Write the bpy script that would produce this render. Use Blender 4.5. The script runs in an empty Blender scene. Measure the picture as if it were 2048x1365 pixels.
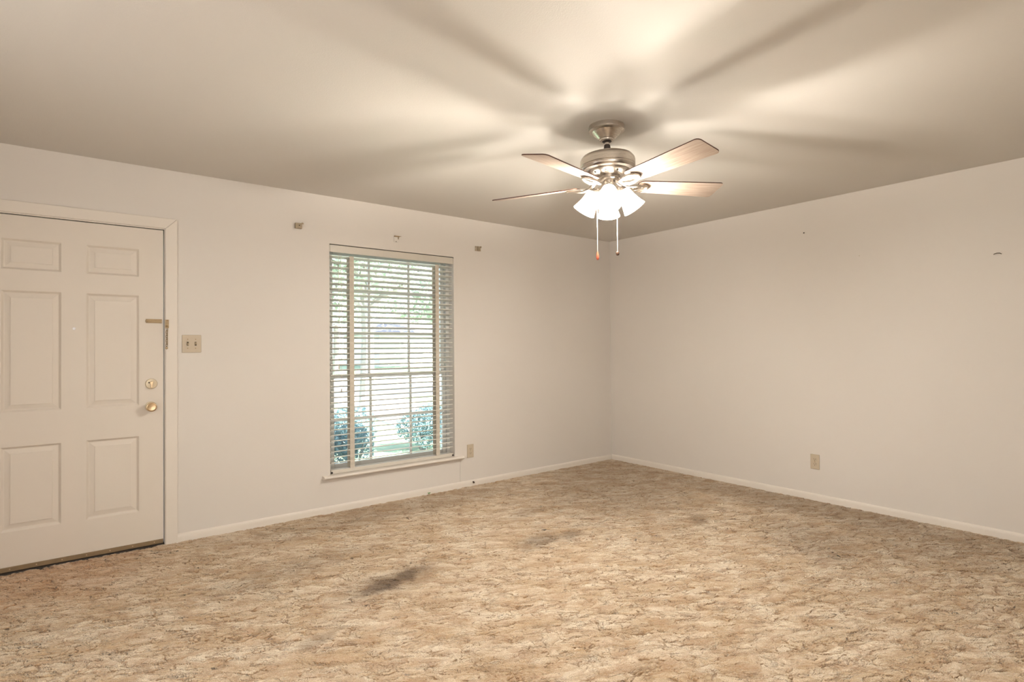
import bpy, bmesh, math, random
import numpy as np
from mathutils import Vector, Matrix

random.seed(4)
RNG = np.random.default_rng(7)
scene = bpy.context.scene
COL = scene.collection
PI = math.pi
D2R = math.radians

# ------------------------------------------------------------------ camera
CAM = Vector((-4.7200, -4.2404, 1.2617))
def cam_axes(yaw, pitch, roll):
    f = Vector((math.sin(yaw), math.cos(yaw), 0)); r = Vector((math.cos(yaw), -math.sin(yaw), 0)); u = Vector((0, 0, 1))
    f2 = f * math.cos(pitch) + u * math.sin(pitch)
    u2 = u * math.cos(pitch) - f * math.sin(pitch)
    r3 = r * math.cos(roll) + u2 * math.sin(roll)
    u3 = u2 * math.cos(roll) - r * math.sin(roll)
    return r3, u3, f2
cr, cu, cf = cam_axes(D2R(38.0088), D2R(0.6356), D2R(-0.4378))
cam_data = bpy.data.cameras.new('camera')
cam_data.sensor_width = 36.0
cam_data.lens = 1110.58 * 36.0 / 2048.0
cam_data.clip_start = 0.05
cam_data.clip_end = 300
cam = bpy.data.objects.new('camera', cam_data)
COL.objects.link(cam)
cam.matrix_world = Matrix(((cr.x, cu.x, -cf.x, CAM.x), (cr.y, cu.y, -cf.y, CAM.y), (cr.z, cu.z, -cf.z, CAM.z), (0, 0, 0, 1)))
scene.camera = cam

# ------------------------------------------------------------------ world, sun, exposure
world = bpy.data.worlds.new('world')
scene.world = world
world.use_nodes = True
wn = world.node_tree
wn.nodes.clear()
w_out = wn.nodes.new('ShaderNodeOutputWorld')
w_bg = wn.nodes.new('ShaderNodeBackground')
w_sky = wn.nodes.new('ShaderNodeTexSky')
w_sky.sky_type = 'HOSEK_WILKIE'
w_sky.sun_direction = (0.45, -0.62, 0.64)
w_sky.turbidity = 3.2
w_sky.ground_albedo = 0.4
w_bg.inputs['Strength'].default_value = 25.0
w_hs = wn.nodes.new('ShaderNodeHueSaturation')      # hazy, nearly white sky
w_hs.inputs['Saturation'].default_value = 0.50
w_hs.inputs['Hue'].default_value = 0.53
wn.links.new(w_sky.outputs['Color'], w_hs.inputs['Color'])
wn.links.new(w_hs.outputs['Color'], w_bg.inputs['Color'])
wn.links.new(w_bg.outputs['Background'], w_out.inputs['Surface'])

sun_data = bpy.data.lights.new('sun', 'SUN')
sun_data.energy = 36.0
sun_data.angle = D2R(0.6)
sun_data.color = (1.0, 0.96, 0.88)
sun = bpy.data.objects.new('sun', sun_data)
COL.objects.link(sun)
sun.rotation_euler = Vector((-0.45, 0.62, -0.64)).to_track_quat('-Z', 'Y').to_euler()

# added broad soft fill behind the camera; no opening is built there
fill_data = bpy.data.lights.new('rear_fill_light', 'AREA')
fill_data.shape = 'RECTANGLE'; fill_data.size = 1.8; fill_data.size_y = 1.9
fill_data.energy = 34.0
fill_data.color = (1.0, 0.965, 0.92)
fill = bpy.data.objects.new('rear_fill_light', fill_data)
COL.objects.link(fill)
fill.location = (-4.7, -6.05, 1.25)
fill.rotation_euler = (PI / 2, 0, 0)

# added fill by the left wall, outside the frame; no window is built
side_data = bpy.data.lights.new('side_fill_light', 'AREA')
side_data.shape = 'RECTANGLE'; side_data.size = 1.5; side_data.size_y = 1.3
side_data.energy = 20.0
side_data.color = (1.0, 0.975, 0.94)
side = bpy.data.objects.new('side_fill_light', side_data)
COL.objects.link(side)
side.location = (-5.70, -2.4, 1.30)
side.rotation_euler = (PI / 2, 0, -PI / 2)

LAMP_SHADE_E = 10.0     # glow of the frosted glass shades of the ceiling fan
LAMP_BULB_E = 40.0      # the visible bulbs inside them
LAMP_P = 3.0           # light of each bulb (watts), spread by the shaped profile below
REAR_FILL_E = 105.0       # glowing bowl added behind the camera as unseen fill

scene.view_settings.view_transform = 'Standard'
scene.view_settings.look = 'None'
scene.view_settings.exposure = 0.06
scene.view_settings.gamma = 1.0
scene.view_settings.use_curve_mapping = False
scene.cycles.use_adaptive_sampling = True
scene.cycles.adaptive_threshold = 0.08
scene.cycles.adaptive_min_samples = 20
scene.cycles.max_bounces = 7
scene.cycles.diffuse_bounces = 4
scene.cycles.glossy_bounces = 4
scene.cycles.transparent_max_bounces = 8
scene.cycles.sample_clamp_indirect = 6.0
scene.cycles.use_denoising = True

# ------------------------------------------------------------------ material helpers
def new_mat(name):
    m = bpy.data.materials.new(name); m.use_nodes = True
    return m, m.node_tree, m.node_tree.nodes['Principled BSDF']
def N(nt, kind, **kw):
    n = nt.nodes.new(kind)
    for k, v in kw.items(): setattr(n, k, v)
    return n
def L(nt, a, b): nt.links.new(a, b)
def setin(n, d):
    for k, v in d.items(): n.inputs[k].default_value = v
def math_node(nt, op, a, b=None, clamp=False):
    n = N(nt, 'ShaderNodeMath', operation=op); n.use_clamp = clamp
    for i, v in enumerate((a, b)):
        if v is None: continue
        if isinstance(v, (int, float)): n.inputs[i].default_value = v
        else: L(nt, v, n.inputs[i])
    return n.outputs[0]
def map_range(nt, v, a, b, c=0.0, d=1.0, smooth=True):
    n = N(nt, 'ShaderNodeMapRange'); n.interpolation_type = 'SMOOTHSTEP' if smooth else 'LINEAR'
    L(nt, v, n.inputs['Value']); setin(n, {'From Min': a, 'From Max': b, 'To Min': c, 'To Max': d})
    return n.outputs['Result']
def mix_col(nt, fac, a, b, blend='MIX'):
    n = N(nt, 'ShaderNodeMix', data_type='RGBA', blend_type=blend)
    for sock, v in ((n.inputs[0], fac), (n.inputs[6], a), (n.inputs[7], b)):
        if isinstance(v, (int, float)): sock.default_value = v
        elif isinstance(v, tuple): sock.default_value = (*v, 1) if len(v) == 3 else v
        else: L(nt, v, sock)
    return n.outputs[2]
def noise(nt, vec, scale, detail=2.0, rough=0.5, dist=0.0):
    n = N(nt, 'ShaderNodeTexNoise'); setin(n, {'Scale': scale, 'Detail': detail, 'Roughness': rough, 'Distortion': dist})
    L(nt, vec, n.inputs['Vector'])
    return n
def coords(nt, scale=(1, 1, 1), rot=(0, 0, 0)):
    t = N(nt, 'ShaderNodeTexCoord'); mp = N(nt, 'ShaderNodeMapping')
    mp.inputs['Scale'].default_value = scale; mp.inputs['Rotation'].default_value = rot
    L(nt, t.outputs['Object'], mp.inputs['Vector'])
    return mp.outputs['Vector']

def plain(name, col, rough=0.5, metal=0.0, var=0.06, scale=30.0, bump=0.0, spec=0.5, aniso=None):
    """principled with a little procedural tone variation and optional fine relief"""
    m, nt, bs = new_mat(name)
    v = coords(nt, aniso if aniso else (1, 1, 1))
    n = noise(nt, v, scale, 3)
    lo = tuple(c * (1 - var) for c in col); hi = tuple(min(1, c * (1 + var)) for c in col)
    L(nt, mix_col(nt, n.outputs['Fac'], lo, hi), bs.inputs['Base Color'])
    setin(bs, {'Roughness': rough, 'Metallic': metal, 'Specular IOR Level': spec})
    if bump:
        b = N(nt, 'ShaderNodeBump'); setin(b, {'Strength': bump, 'Distance': 0.002})
        L(nt, n.outputs['Fac'], b.inputs['Height']); L(nt, b.outputs['Normal'], bs.inputs['Normal'])
    return m

def paint_mat(name, col, texture=0.12, tex_scale=160.0, blot=0.03, rough=0.55):
    m, nt, bs = new_mat(name)
    v = coords(nt)
    big = noise(nt, v, 1.3, 3, 0.55)
    lo = tuple(c * (1 - blot) for c in col); hi = tuple(min(1, c * (1 + blot)) for c in col)
    base = mix_col(nt, big.outputs['Fac'], lo, hi)
    # faint scuffs
    sc = noise(nt, v, 9.0, 5, 0.7, 1.2)
    scf = map_range(nt, sc.outputs['Fac'], 0.72, 0.80, 0.0, 0.10)
    base = mix_col(nt, scf, base, tuple(c * 0.72 for c in col))
    L(nt, base, bs.inputs['Base Color'])
    setin(bs, {'Roughness': rough, 'Specular IOR Level': 0.25})
    fine = noise(nt, v, tex_scale, 3, 0.6)
    b = N(nt, 'ShaderNodeBump'); setin(b, {'Strength': texture, 'Distance': 0.003})
    L(nt, fine.outputs['Fac'], b.inputs['Height']); L(nt, b.outputs['Normal'], bs.inputs['Normal'])
    return m

WALL_COL = (0.685, 0.642, 0.592)
M = {}
M['wall'] = paint_mat('wall_paint', WALL_COL, 0.10, 140, 0.02, 0.6)
M['ceiling'] = paint_mat('ceiling_paint', (0.665, 0.638, 0.597), 0.25, 190, 0.02, 0.75)
M['trim'] = paint_mat('trim_paint', (0.73, 0.675, 0.605), 0.04, 60, 0.02, 0.38)
M['door'] = paint_mat('door_paint', (0.695, 0.635, 0.56), 0.05, 90, 0.02, 0.42)
M['ivory'] = plain('ivory_plastic', (0.52, 0.44, 0.33), 0.35, 0, 0.03)
M['ivory_dark'] = plain('ivory_toggle', (0.42, 0.33, 0.21), 0.35, 0, 0.05)
M['slot'] = plain('dark_slot', (0.05, 0.035, 0.02), 0.7)
M['brass'] = plain('brass', (0.58, 0.44, 0.28), 0.30, 1.0, 0.06, 40)
M['old_brass'] = plain('tarnished_brass', (0.36, 0.265, 0.155), 0.42, 0.8, 0.22, 90)
M['cream_rose'] = plain('painted_rosette', (0.66, 0.57, 0.42), 0.35, 0.2, 0.05)
M['sweep'] = plain('bronze_door_sweep', (0.26, 0.19, 0.11), 0.5, 0.5, 0.2, 25)
M['threshold'] = plain('dark_threshold', (0.045, 0.032, 0.022), 0.7, 0.0, 0.3, 40)
M['blade_side'] = plain('mahogany_edge', (0.075, 0.028, 0.017), 0.4, 0, 0.2, 50)
M['chain'] = plain('bead_chain', (0.78, 0.72, 0.64), 0.35, 0.5, 0.05)
M['red_wood'] = plain('red_fob', (0.50, 0.085, 0.045), 0.3, 0, 0.15, 60)
M['dark_wood'] = plain('dark_wood_ball', (0.06, 0.03, 0.018), 0.3, 0, 0.15, 60)
M['black'] = plain('black_rubber', (0.03, 0.022, 0.02), 0.45)
M['slat'] = plain('blind_slat', (0.68, 0.655, 0.59), 0.35, 0, 0.02, 20)
M['tape'] = plain('ladder_tape', (0.56, 0.51, 0.43), 0.9, 0, 0.06, 400, 0.3)
M['valance'] = plain('blind_valance', (0.60, 0.56, 0.49), 0.4, 0, 0.02, 20)
M['cord'] = plain('blind_cord', (0.68, 0.59, 0.48), 0.8)
M['vinyl'] = plain('window_frame_white', (0.66, 0.655, 0.62), 0.4, 0, 0.03, 20)
M['bracket'] = plain('tan_bracket', (0.35, 0.28, 0.19), 0.5, 0.1, 0.1, 60)
M['clear_bracket'] = plain('grey_tan_bracket', (0.43, 0.36, 0.27), 0.3, 0.0, 0.1, 60)
M['leaf_green'] = plain('green_scrap', (0.06, 0.24, 0.04), 0.5, 0, 0.2, 80)
M['concrete'] = plain('concrete', (0.60, 0.60, 0.60), 0.85, 0, 0.08, 6)
M['porch'] = plain('porch_concrete', (0.42, 0.41, 0.47), 0.85, 0, 0.12, 8)
M['brick_out'] = plain('exterior_siding', (0.62, 0.60, 0.58), 0.8, 0, 0.08, 12)
M['roof'] = plain('grey_shingle', (0.30, 0.29, 0.29), 0.9, 0, 0.2, 20)
M['bark'] = plain('bark', (0.30, 0.27, 0.25), 0.9, 0, 0.3, 12, 0.5)

def grass_mat():
    m, nt, bs = new_mat('lawn_grass')
    v = coords(nt)
    a = noise(nt, v, 2.0, 6, 0.7)
    L(nt, mix_col(nt, a.outputs['Fac'], (0.17, 0.27, 0.15), (0.34, 0.44, 0.28)), bs.inputs['Base Color'])
    setin(bs, {'Roughness': 0.9})
    return m
M['grass'] = grass_mat()

def leaf_mat(name, a, b):
    m, nt, bs = new_mat(name)
    info = N(nt, 'ShaderNodeTexCoord'); n = noise(nt, info.outputs['Object'], 7.0, 3)
    c = mix_col(nt, n.outputs['Fac'], a, b)
    L(nt, c, bs.inputs['Base Color']); setin(bs, {'Roughness': 0.4})
    tr = N(nt, 'ShaderNodeBsdfTranslucent'); L(nt, c, tr.inputs['Color'])
    mx = N(nt, 'ShaderNodeMixShader'); mx.inputs[0].default_value = 0.35
    L(nt, bs.outputs[0], mx.inputs[1]); L(nt, tr.outputs[0], mx.inputs[2])
    L(nt, mx.outputs[0], nt.nodes['Material Output'].inputs['Surface'])
    return m
M['bush_leaf'] = leaf_mat('bush_leaves', (0.10, 0.17, 0.17), (0.26, 0.38, 0.40))
M['tree_leaf'] = leaf_mat('tree_leaves', (0.38, 0.46, 0.37), (0.62, 0.67, 0.56))

def metal_mat():
    m, nt, bs = new_mat('brushed_nickel')
    v = coords(nt, (1, 1, 60))
    n = noise(nt, v, 14, 2)
    L(nt, mix_col(nt, n.outputs['Fac'], (0.60, 0.55, 0.49), (0.65, 0.60, 0.545)), bs.inputs['Base Color'])
    L(nt, map_range(nt, n.outputs['Fac'], 0.3, 0.7, 0.27, 0.33), bs.inputs['Roughness'])
    setin(bs, {'Metallic': 1.0})
    return m
M['nickel'] = metal_mat()

def blade_mat():
    m, nt, bs = new_mat('fan_blade_maple')
    v = coords(nt, (3.0, 45, 45))
    n = noise(nt, v, 2.2, 5, 0.6, 0.4)
    L(nt, mix_col(nt, map_range(nt, n.outputs['Fac'], 0.3, 0.7), (0.31, 0.235, 0.185), (0.41, 0.33, 0.27)), bs.inputs['Base Color'])
    setin(bs, {'Roughness': 0.42})
    return m
M['blade'] = blade_mat()

def glow_mat(name, strength, col=(1.0, 0.955, 0.89)):
    m, nt, bs = new_mat(name)
    setin(bs, {'Base Color': (0.9, 0.88, 0.84, 1), 'Roughness': 0.3, 'Emission Color': (*col, 1), 'Emission Strength': strength})
    n = noise(nt, coords(nt), 12, 2)
    L(nt, map_range(nt, n.outputs['Fac'], 0.2, 0.8, strength * 0.94, strength * 1.06), bs.inputs['Emission Strength'])
    return m
def shade_mat():
    """frosted glass: glows from the bulb inside and lets part of its light straight through"""
    m = glow_mat('frosted_glass_lit', LAMP_SHADE_E); nt = m.node_tree
    tr = N(nt, 'ShaderNodeBsdfTransparent'); tr.inputs['Color'].default_value = (1.0, 0.98, 0.95, 1)
    mx = N(nt, 'ShaderNodeMixShader'); mx.inputs[0].default_value = 0.7
    L(nt, nt.nodes['Principled BSDF'].outputs[0], mx.inputs[1]); L(nt, tr.outputs[0], mx.inputs[2])
    L(nt, mx.outputs[0], nt.nodes['Material Output'].inputs['Surface'])
    return m
M['shade'] = shade_mat()
M['bulb'] = glow_mat('bulb_lit', LAMP_BULB_E)
M['rear_fill_glass'] = glow_mat('rear_fill_bowl', REAR_FILL_E)

def glass_mat():
    m, nt, bs = new_mat('window_glass')
    tr = N(nt, 'ShaderNodeBsdfTransparent'); tr.inputs['Color'].default_value = (0.93, 0.96, 0.96, 1)
    gl = N(nt, 'ShaderNodeBsdfGlossy'); gl.inputs['Roughness'].default_value = 0.02
    fr = N(nt, 'ShaderNodeFresnel'); fr.inputs['IOR'].default_value = 1.45
    mx = N(nt, 'ShaderNodeMixShader')
    L(nt, fr.outputs[0], mx.inputs[0]); L(nt, tr.outputs[0], mx.inputs[1]); L(nt, gl.outputs[0], mx.inputs[2])
    L(nt, mx.outputs[0], nt.nodes['Material Output'].inputs['Surface'])
    return m
M['glass'] = glass_mat()

# stains of the carpet and painted shade of its far edges: x, y, radius x, radius y, rotation, strength
STAINS_AND_SHADE = [(-3.43, -1.475, 0.20, 0.095, 0.15, 0.95), (-3.27, -1.43, 0.17, 0.085, 0.45, 0.95), (-3.36, -1.45, 0.36, 0.16, 0.25, 0.45),
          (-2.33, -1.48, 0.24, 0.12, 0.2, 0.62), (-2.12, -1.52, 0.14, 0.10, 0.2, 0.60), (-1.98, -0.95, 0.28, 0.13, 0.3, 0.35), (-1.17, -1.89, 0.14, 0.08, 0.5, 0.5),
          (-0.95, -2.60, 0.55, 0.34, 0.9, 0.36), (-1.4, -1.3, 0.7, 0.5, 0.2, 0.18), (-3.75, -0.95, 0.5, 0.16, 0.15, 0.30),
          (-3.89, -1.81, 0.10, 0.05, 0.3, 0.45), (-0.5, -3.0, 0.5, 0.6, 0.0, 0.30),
          (-0.9, -0.8, 1.3, 0.9, 0.6, 0.42), (-0.25, -2.2, 0.35, 1.9, 0.0, 0.42), (-2.6, -0.25, 1.5, 0.28, 0.0, 0.30)]  # broad soil patches that also paint in weaker light at corner and walls
def carpet_mat():
    m, nt, bs = new_mat('sculpted_carpet')
    tc = N(nt, 'ShaderNodeTexCoord'); P0 = tc.outputs['Object']
    m0 = N(nt, 'ShaderNodeMapping'); m0.inputs['Rotation'].default_value = (0, 0, 0.50)
    L(nt, P0, m0.inputs['Vector'])
    mp = N(nt, 'ShaderNodeMapping'); mp.inputs['Scale'].default_value = (0.62, 1.34, 1)     # the creases run a little along the room
    L(nt, m0.outputs['Vector'], mp.inputs['Vector'])
    # warp
    wv = noise(nt, mp.outputs['Vector'], 9.0, 2)
    sub = N(nt, 'ShaderNodeVectorMath', operation='SUBTRACT'); L(nt, wv.outputs['Color'], sub.inputs[0]); sub.inputs[1].default_value = (0.5, 0.5, 0.5)
    scl = N(nt, 'ShaderNodeVectorMath', operation='SCALE'); L(nt, sub.outputs[0], scl.inputs[0]); scl.inputs['Scale'].default_value = 0.11
    add = N(nt, 'ShaderNodeVectorMath', operation='ADD'); L(nt, mp.outputs['Vector'], add.inputs[0]); L(nt, scl.outputs[0], add.inputs[1])
    P = add.outputs[0]
    def lines(scale, width, mask_scale, mlo, mhi, off):
        """broken crease lines: contours of a noise field kept only where a second one is high"""
        sh = N(nt, 'ShaderNodeVectorMath', operation='ADD'); L(nt, P, sh.inputs[0]); sh.inputs[1].default_value = (off, off * 0.7, off * 1.3)
        n = noise(nt, sh.outputs[0], scale, 1.5, 0.5)
        d = math_node(nt, 'ABSOLUTE', math_node(nt, 'SUBTRACT', n.outputs['Fac'], 0.5))
        k = noise(nt, sh.outputs[0], mask_scale, 2.0)
        kk = map_range(nt, k.outputs['Fac'], mlo, mhi)
        wv_ = math_node(nt, 'MULTIPLY', math_node(nt, 'ADD', kk, 0.25), width)
        r = math_node(nt, 'SUBTRACT', 1.0, math_node(nt, 'DIVIDE', d, wv_), clamp=True)
        return math_node(nt, 'MULTIPLY', r, kk)
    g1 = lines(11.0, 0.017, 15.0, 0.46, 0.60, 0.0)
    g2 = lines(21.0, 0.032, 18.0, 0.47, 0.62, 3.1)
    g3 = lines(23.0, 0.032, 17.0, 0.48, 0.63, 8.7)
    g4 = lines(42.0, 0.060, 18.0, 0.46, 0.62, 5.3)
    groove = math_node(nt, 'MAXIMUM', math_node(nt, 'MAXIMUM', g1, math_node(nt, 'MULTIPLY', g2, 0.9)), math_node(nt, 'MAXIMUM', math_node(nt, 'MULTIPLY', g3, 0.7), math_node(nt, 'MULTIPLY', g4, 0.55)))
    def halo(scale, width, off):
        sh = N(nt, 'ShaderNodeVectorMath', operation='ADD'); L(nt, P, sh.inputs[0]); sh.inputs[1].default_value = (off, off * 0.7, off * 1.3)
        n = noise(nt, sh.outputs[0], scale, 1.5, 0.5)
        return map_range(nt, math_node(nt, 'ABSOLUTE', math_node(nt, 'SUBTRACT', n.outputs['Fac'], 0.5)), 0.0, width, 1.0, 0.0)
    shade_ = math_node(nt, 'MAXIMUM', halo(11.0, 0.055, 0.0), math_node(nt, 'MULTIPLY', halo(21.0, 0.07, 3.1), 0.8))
    lump = noise(nt, P, 20.0, 3, 0.6)
    tuft = noise(nt, P0, 260.0, 2, 0.6)
    tuft2 = noise(nt, P0, 95.0, 2, 0.6)
    # yarn colours, with the shade of the grooves painted over them
    mott = noise(nt, P, 5.0, 5, 0.65)
    tone = noise(nt, P, 12.0, 5, 0.7)
    hue = noise(nt, P, 11.0, 3, 0.5)
    c = mix_col(nt, map_range(nt, mott.outputs['Fac'], 0.36, 0.64), (0.60, 0.445, 0.278), (0.85, 0.735, 0.57))
    c = mix_col(nt, map_range(nt, tone.outputs['Fac'], 0.47, 0.63, 0, 0.66), c, (0.44, 0.265, 0.145))
    c = mix_col(nt, map_range(nt, tone.outputs['Fac'], 0.47, 0.35, 0, 0.52), c, (0.89, 0.81, 0.675))
    c = mix_col(nt, map_range(nt, hue.outputs['Fac'], 0.58, 0.74, 0, 0.32), c, (0.50, 0.27, 0.15))
    c = mix_col(nt, map_range(nt, tuft2.outputs['Fac'], 0.35, 0.65, 0, 0.28), c, (0.74, 0.64, 0.50))
    c = mix_col(nt, map_range(nt, tuft.outputs['Fac'], 0.42, 0.66, 0, 0.42), c, (0.27, 0.17, 0.09))
    c = mix_col(nt, math_node(nt, 'MULTIPLY', shade_, 0.42), c, (0.43, 0.27, 0.14))  # soft brown shade beside the grooves, painted into the colour
    c = mix_col(nt, map_range(nt, groove, 0.05, 0.85, 0, 0.72), c, (0.23, 0.13, 0.06))  # darker loop yarn, with the shade deep in the grooves painted in
    # rusty tint of the entrance corner by the door
    sx = N(nt, 'ShaderNodeSeparateXYZ'); L(nt, P0, sx.inputs[0])
    near_door = math_node(nt, 'MULTIPLY', map_range(nt, sx.outputs['X'], -4.75, -4.15, 1, 0), map_range(nt, sx.outputs['Y'], -1.0, -0.1, 0, 1))
    c = mix_col(nt, math_node(nt, 'MULTIPLY', near_door, 0.38), c, (0.55, 0.27, 0.13))
    # stains, and weaker light of the far floor painted as dark patches
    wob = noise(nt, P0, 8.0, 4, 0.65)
    dirt_and_shade = None
    for (x, y, rx, ry, rot, st) in STAINS_AND_SHADE:
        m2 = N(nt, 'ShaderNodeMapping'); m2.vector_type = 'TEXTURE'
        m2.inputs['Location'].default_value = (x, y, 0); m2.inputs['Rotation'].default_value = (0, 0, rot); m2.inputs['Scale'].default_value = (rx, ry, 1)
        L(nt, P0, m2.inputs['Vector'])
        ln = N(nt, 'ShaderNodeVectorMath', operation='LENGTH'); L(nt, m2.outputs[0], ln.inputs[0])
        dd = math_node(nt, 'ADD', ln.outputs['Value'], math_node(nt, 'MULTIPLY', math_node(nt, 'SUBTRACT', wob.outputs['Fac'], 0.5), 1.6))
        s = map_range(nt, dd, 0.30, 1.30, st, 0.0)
        dirt_and_shade = s if dirt_and_shade is None else math_node(nt, 'MAXIMUM', dirt_and_shade, s)
    c = mix_col(nt, math_node(nt, 'MULTIPLY', dirt_and_shade, 0.88), c, (0.115, 0.072, 0.040))
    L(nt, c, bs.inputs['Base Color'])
    setin(bs, {'Roughness': 0.95, 'Specular IOR Level': 0.1})
    try: setin(bs, {'Sheen Weight': 0.15, 'Sheen Roughness': 0.6})
    except KeyError: pass
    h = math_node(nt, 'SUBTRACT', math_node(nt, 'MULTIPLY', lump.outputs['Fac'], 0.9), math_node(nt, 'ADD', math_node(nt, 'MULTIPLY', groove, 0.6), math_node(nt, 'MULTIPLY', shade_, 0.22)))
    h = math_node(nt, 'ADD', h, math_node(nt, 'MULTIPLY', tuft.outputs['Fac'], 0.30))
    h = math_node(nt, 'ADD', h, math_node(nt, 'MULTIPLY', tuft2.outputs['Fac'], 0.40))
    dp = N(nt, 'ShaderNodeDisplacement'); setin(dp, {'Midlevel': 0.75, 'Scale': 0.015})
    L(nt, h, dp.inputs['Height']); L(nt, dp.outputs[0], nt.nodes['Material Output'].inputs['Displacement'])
    m.displacement_method = 'BOTH'
    return m
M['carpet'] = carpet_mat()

# ------------------------------------------------------------------ mesh helpers
class MB:
    """collects polygons; build() links them as one mesh object"""
    def __init__(self): self.v, self.f, self.s = [], [], []
    def add(self, verts, faces, smooth=False):
        o = len(self.v); self.v += [tuple(p) for p in verts]
        self.f += [tuple(o + i for i in fc) for fc in faces]; self.s += [smooth] * len(faces)
        return self
    def box(self, x0, x1, y0, y1, z0, z1):
        v = [(x0, y0, z0), (x1, y0, z0), (x1, y1, z0), (x0, y1, z0), (x0, y0, z1), (x1, y0, z1), (x1, y1, z1), (x0, y1, z1)]
        return self.add(v, [(0, 3, 2, 1), (4, 5, 6, 7), (0, 1, 5, 4), (1, 2, 6, 5), (2, 3, 7, 6), (3, 0, 4, 7)])
    def lathe(self, prof, seg=32, frame=None, smooth=True):
        """prof: list of (r, z); frame: Matrix placing the z axis"""
        fr = frame or Matrix.Identity(4); v, f = [], []
        n = len(prof)
        for k in range(seg):
            a = 2 * PI * k / seg
            for r, z in prof: v.append(fr @ Vector((r * math.cos(a), r * math.sin(a), z)))
        for k in range(seg):
            k2 = (k + 1) % seg
            for i in range(n - 1):
                f.append((k * n + i, k2 * n + i, k2 * n + i + 1, k * n + i + 1))
        if prof[0][0] > 1e-6: f.append(tuple(k * n for k in range(seg))[::-1])
        if prof[-1][0] > 1e-6: f.append(tuple(k * n + n - 1 for k in range(seg)))
        return self.add(v, f, smooth)
    def lathe_open(self, prof, seg=32, frame=None):
        fr = frame or Matrix.Identity(4); v, f = [], []; n = len(prof)
        for k in range(seg):
            a = 2 * PI * k / seg
            for r, z in prof: v.append(fr @ Vector((r * math.cos(a), r * math.sin(a), z)))
        for k in range(seg):
            k2 = (k + 1) % seg
            for i in range(n - 1): f.append((k * n + i, k2 * n + i, k2 * n + i + 1, k * n + i + 1))
        return self.add(v, f, True)
    def tube(self, pts, rad, seg=8, caps=True, closed=False):
        pts = [Vector(p) for p in pts]; n = len(pts); v, f = [], []
        rads = rad if isinstance(rad, (list, tuple)) else [rad] * n
        up = Vector((0, 0, 1))
        for i, p in enumerate(pts):
            if closed: t = pts[(i + 1) % n] - pts[i - 1]
            else: t = pts[min(i + 1, n - 1)] - pts[max(i - 1, 0)]
            t.normalize()
            u = up if abs(t.dot(up)) < 0.95 else Vector((1, 0, 0))
            a = t.cross(u).normalized(); b = a.cross(t).normalized()
            for k in range(seg):
                q = 2 * PI * k / seg
                v.append(p + (a * math.cos(q) + b * math.sin(q)) * rads[i])
        rng = range(n) if closed else range(n - 1)
        for i in rng:
            j = (i + 1) % n
            for k in range(seg):
                k2 = (k + 1) % seg
                f.append((i * seg + k, i * seg + k2, j * seg + k2, j * seg + k))
        if caps and not closed:
            f.append(tuple(range(seg))[::-1]); f.append(tuple((n - 1) * seg + k for k in range(seg)))
        return self.add(v, f, True)
    def ball(self, c, r, seg=12, rings=8, sz=1.0):
        prof = [(max(1e-7, r * math.sin(PI * i / rings)), -r * sz * math.cos(PI * i / rings)) for i in range(rings + 1)]
        return self.lathe(prof, seg, Matrix.Translation(Vector(c)))
    def prism(self, poly, z0, z1, frame=None):
        """2-D polygon (x, y) extruded in z"""
        fr = frame or Matrix.Identity(4); n = len(poly)
        v = [fr @ Vector((x, y, z0)) for x, y in poly] + [fr @ Vector((x, y, z1)) for x, y in poly]
        f = [tuple(range(n))[::-1], tuple(range(n, 2 * n))] + [(i, (i + 1) % n, n + (i + 1) % n, n + i) for i in range(n)]
        return self.add(v, f)
    def build(self, name, mat, parent=None, bevel=0.0, segs=2, angle=35, mats=None):
        me = bpy.data.meshes.new(name)
        me.from_pydata(self.v, [], self.f); me.update()
        bm = bmesh.new(); bm.from_mesh(me)
        bmesh.ops.recalc_face_normals(bm, faces=bm.faces); bm.to_mesh(me); bm.free()
        me.polygons.foreach_set('use_smooth', self.s)
        if any(self.s): me.set_sharp_from_angle(angle=D2R(angle))
        me.materials.append(mat)
        o = bpy.data.objects.new(name, me); COL.objects.link(o)
        if parent: o.parent = parent
        if bevel:
            b = o.modifiers.new('bevel', 'BEVEL'); b.width = bevel; b.segments = segs; b.limit_method = 'ANGLE'; b.angle_limit = D2R(40)
        return o

def tag(o, label=None, cat=None, group=None, kind=None):
    if label: o['label'] = label
    if cat: o['category'] = cat
    if group: o['group'] = group
    if kind: o['kind'] = kind
    return o
def empty(name, loc=(0, 0, 0)):
    o = bpy.data.objects.new(name, None); COL.objects.link(o); o.location = loc; o.empty_display_size = 0.05
    return o
def anchor(root, ob):
    """parts are modelled in world coordinates: keep them there under a root that is not at the origin"""
    ob.parent = root
    root_m = Matrix.Translation(root.location)
    ob.matrix_parent_inverse = root_m.inverted()
    return ob
def frame_to(p, axis):
    """matrix with origin p and local z along axis"""
    z = Vector(axis).normalized(); u = Vector((0, 0, 1)) if abs(z.z) < 0.95 else Vector((1, 0, 0))
    x = u.cross(z).normalized(); y = z.cross(x)
    return Matrix(((x.x, y.x, z.x, p[0]), (x.y, y.y, z.y, p[1]), (x.z, y.z, z.z, p[2]), (0, 0, 0, 1)))

# ================================================================== the room
H = 2.44
XL, YF = -5.75, -6.2            # left and front walls, both behind the frame
WT = 0.16                       # wall thickness
DX0, DX1, DZ1 = -5.203, -4.277, 2.046      # rough door opening
WX0, WX1, WZ0, WZ1 = -3.190, -2.064, 0.285, 2.074   # window opening

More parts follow.
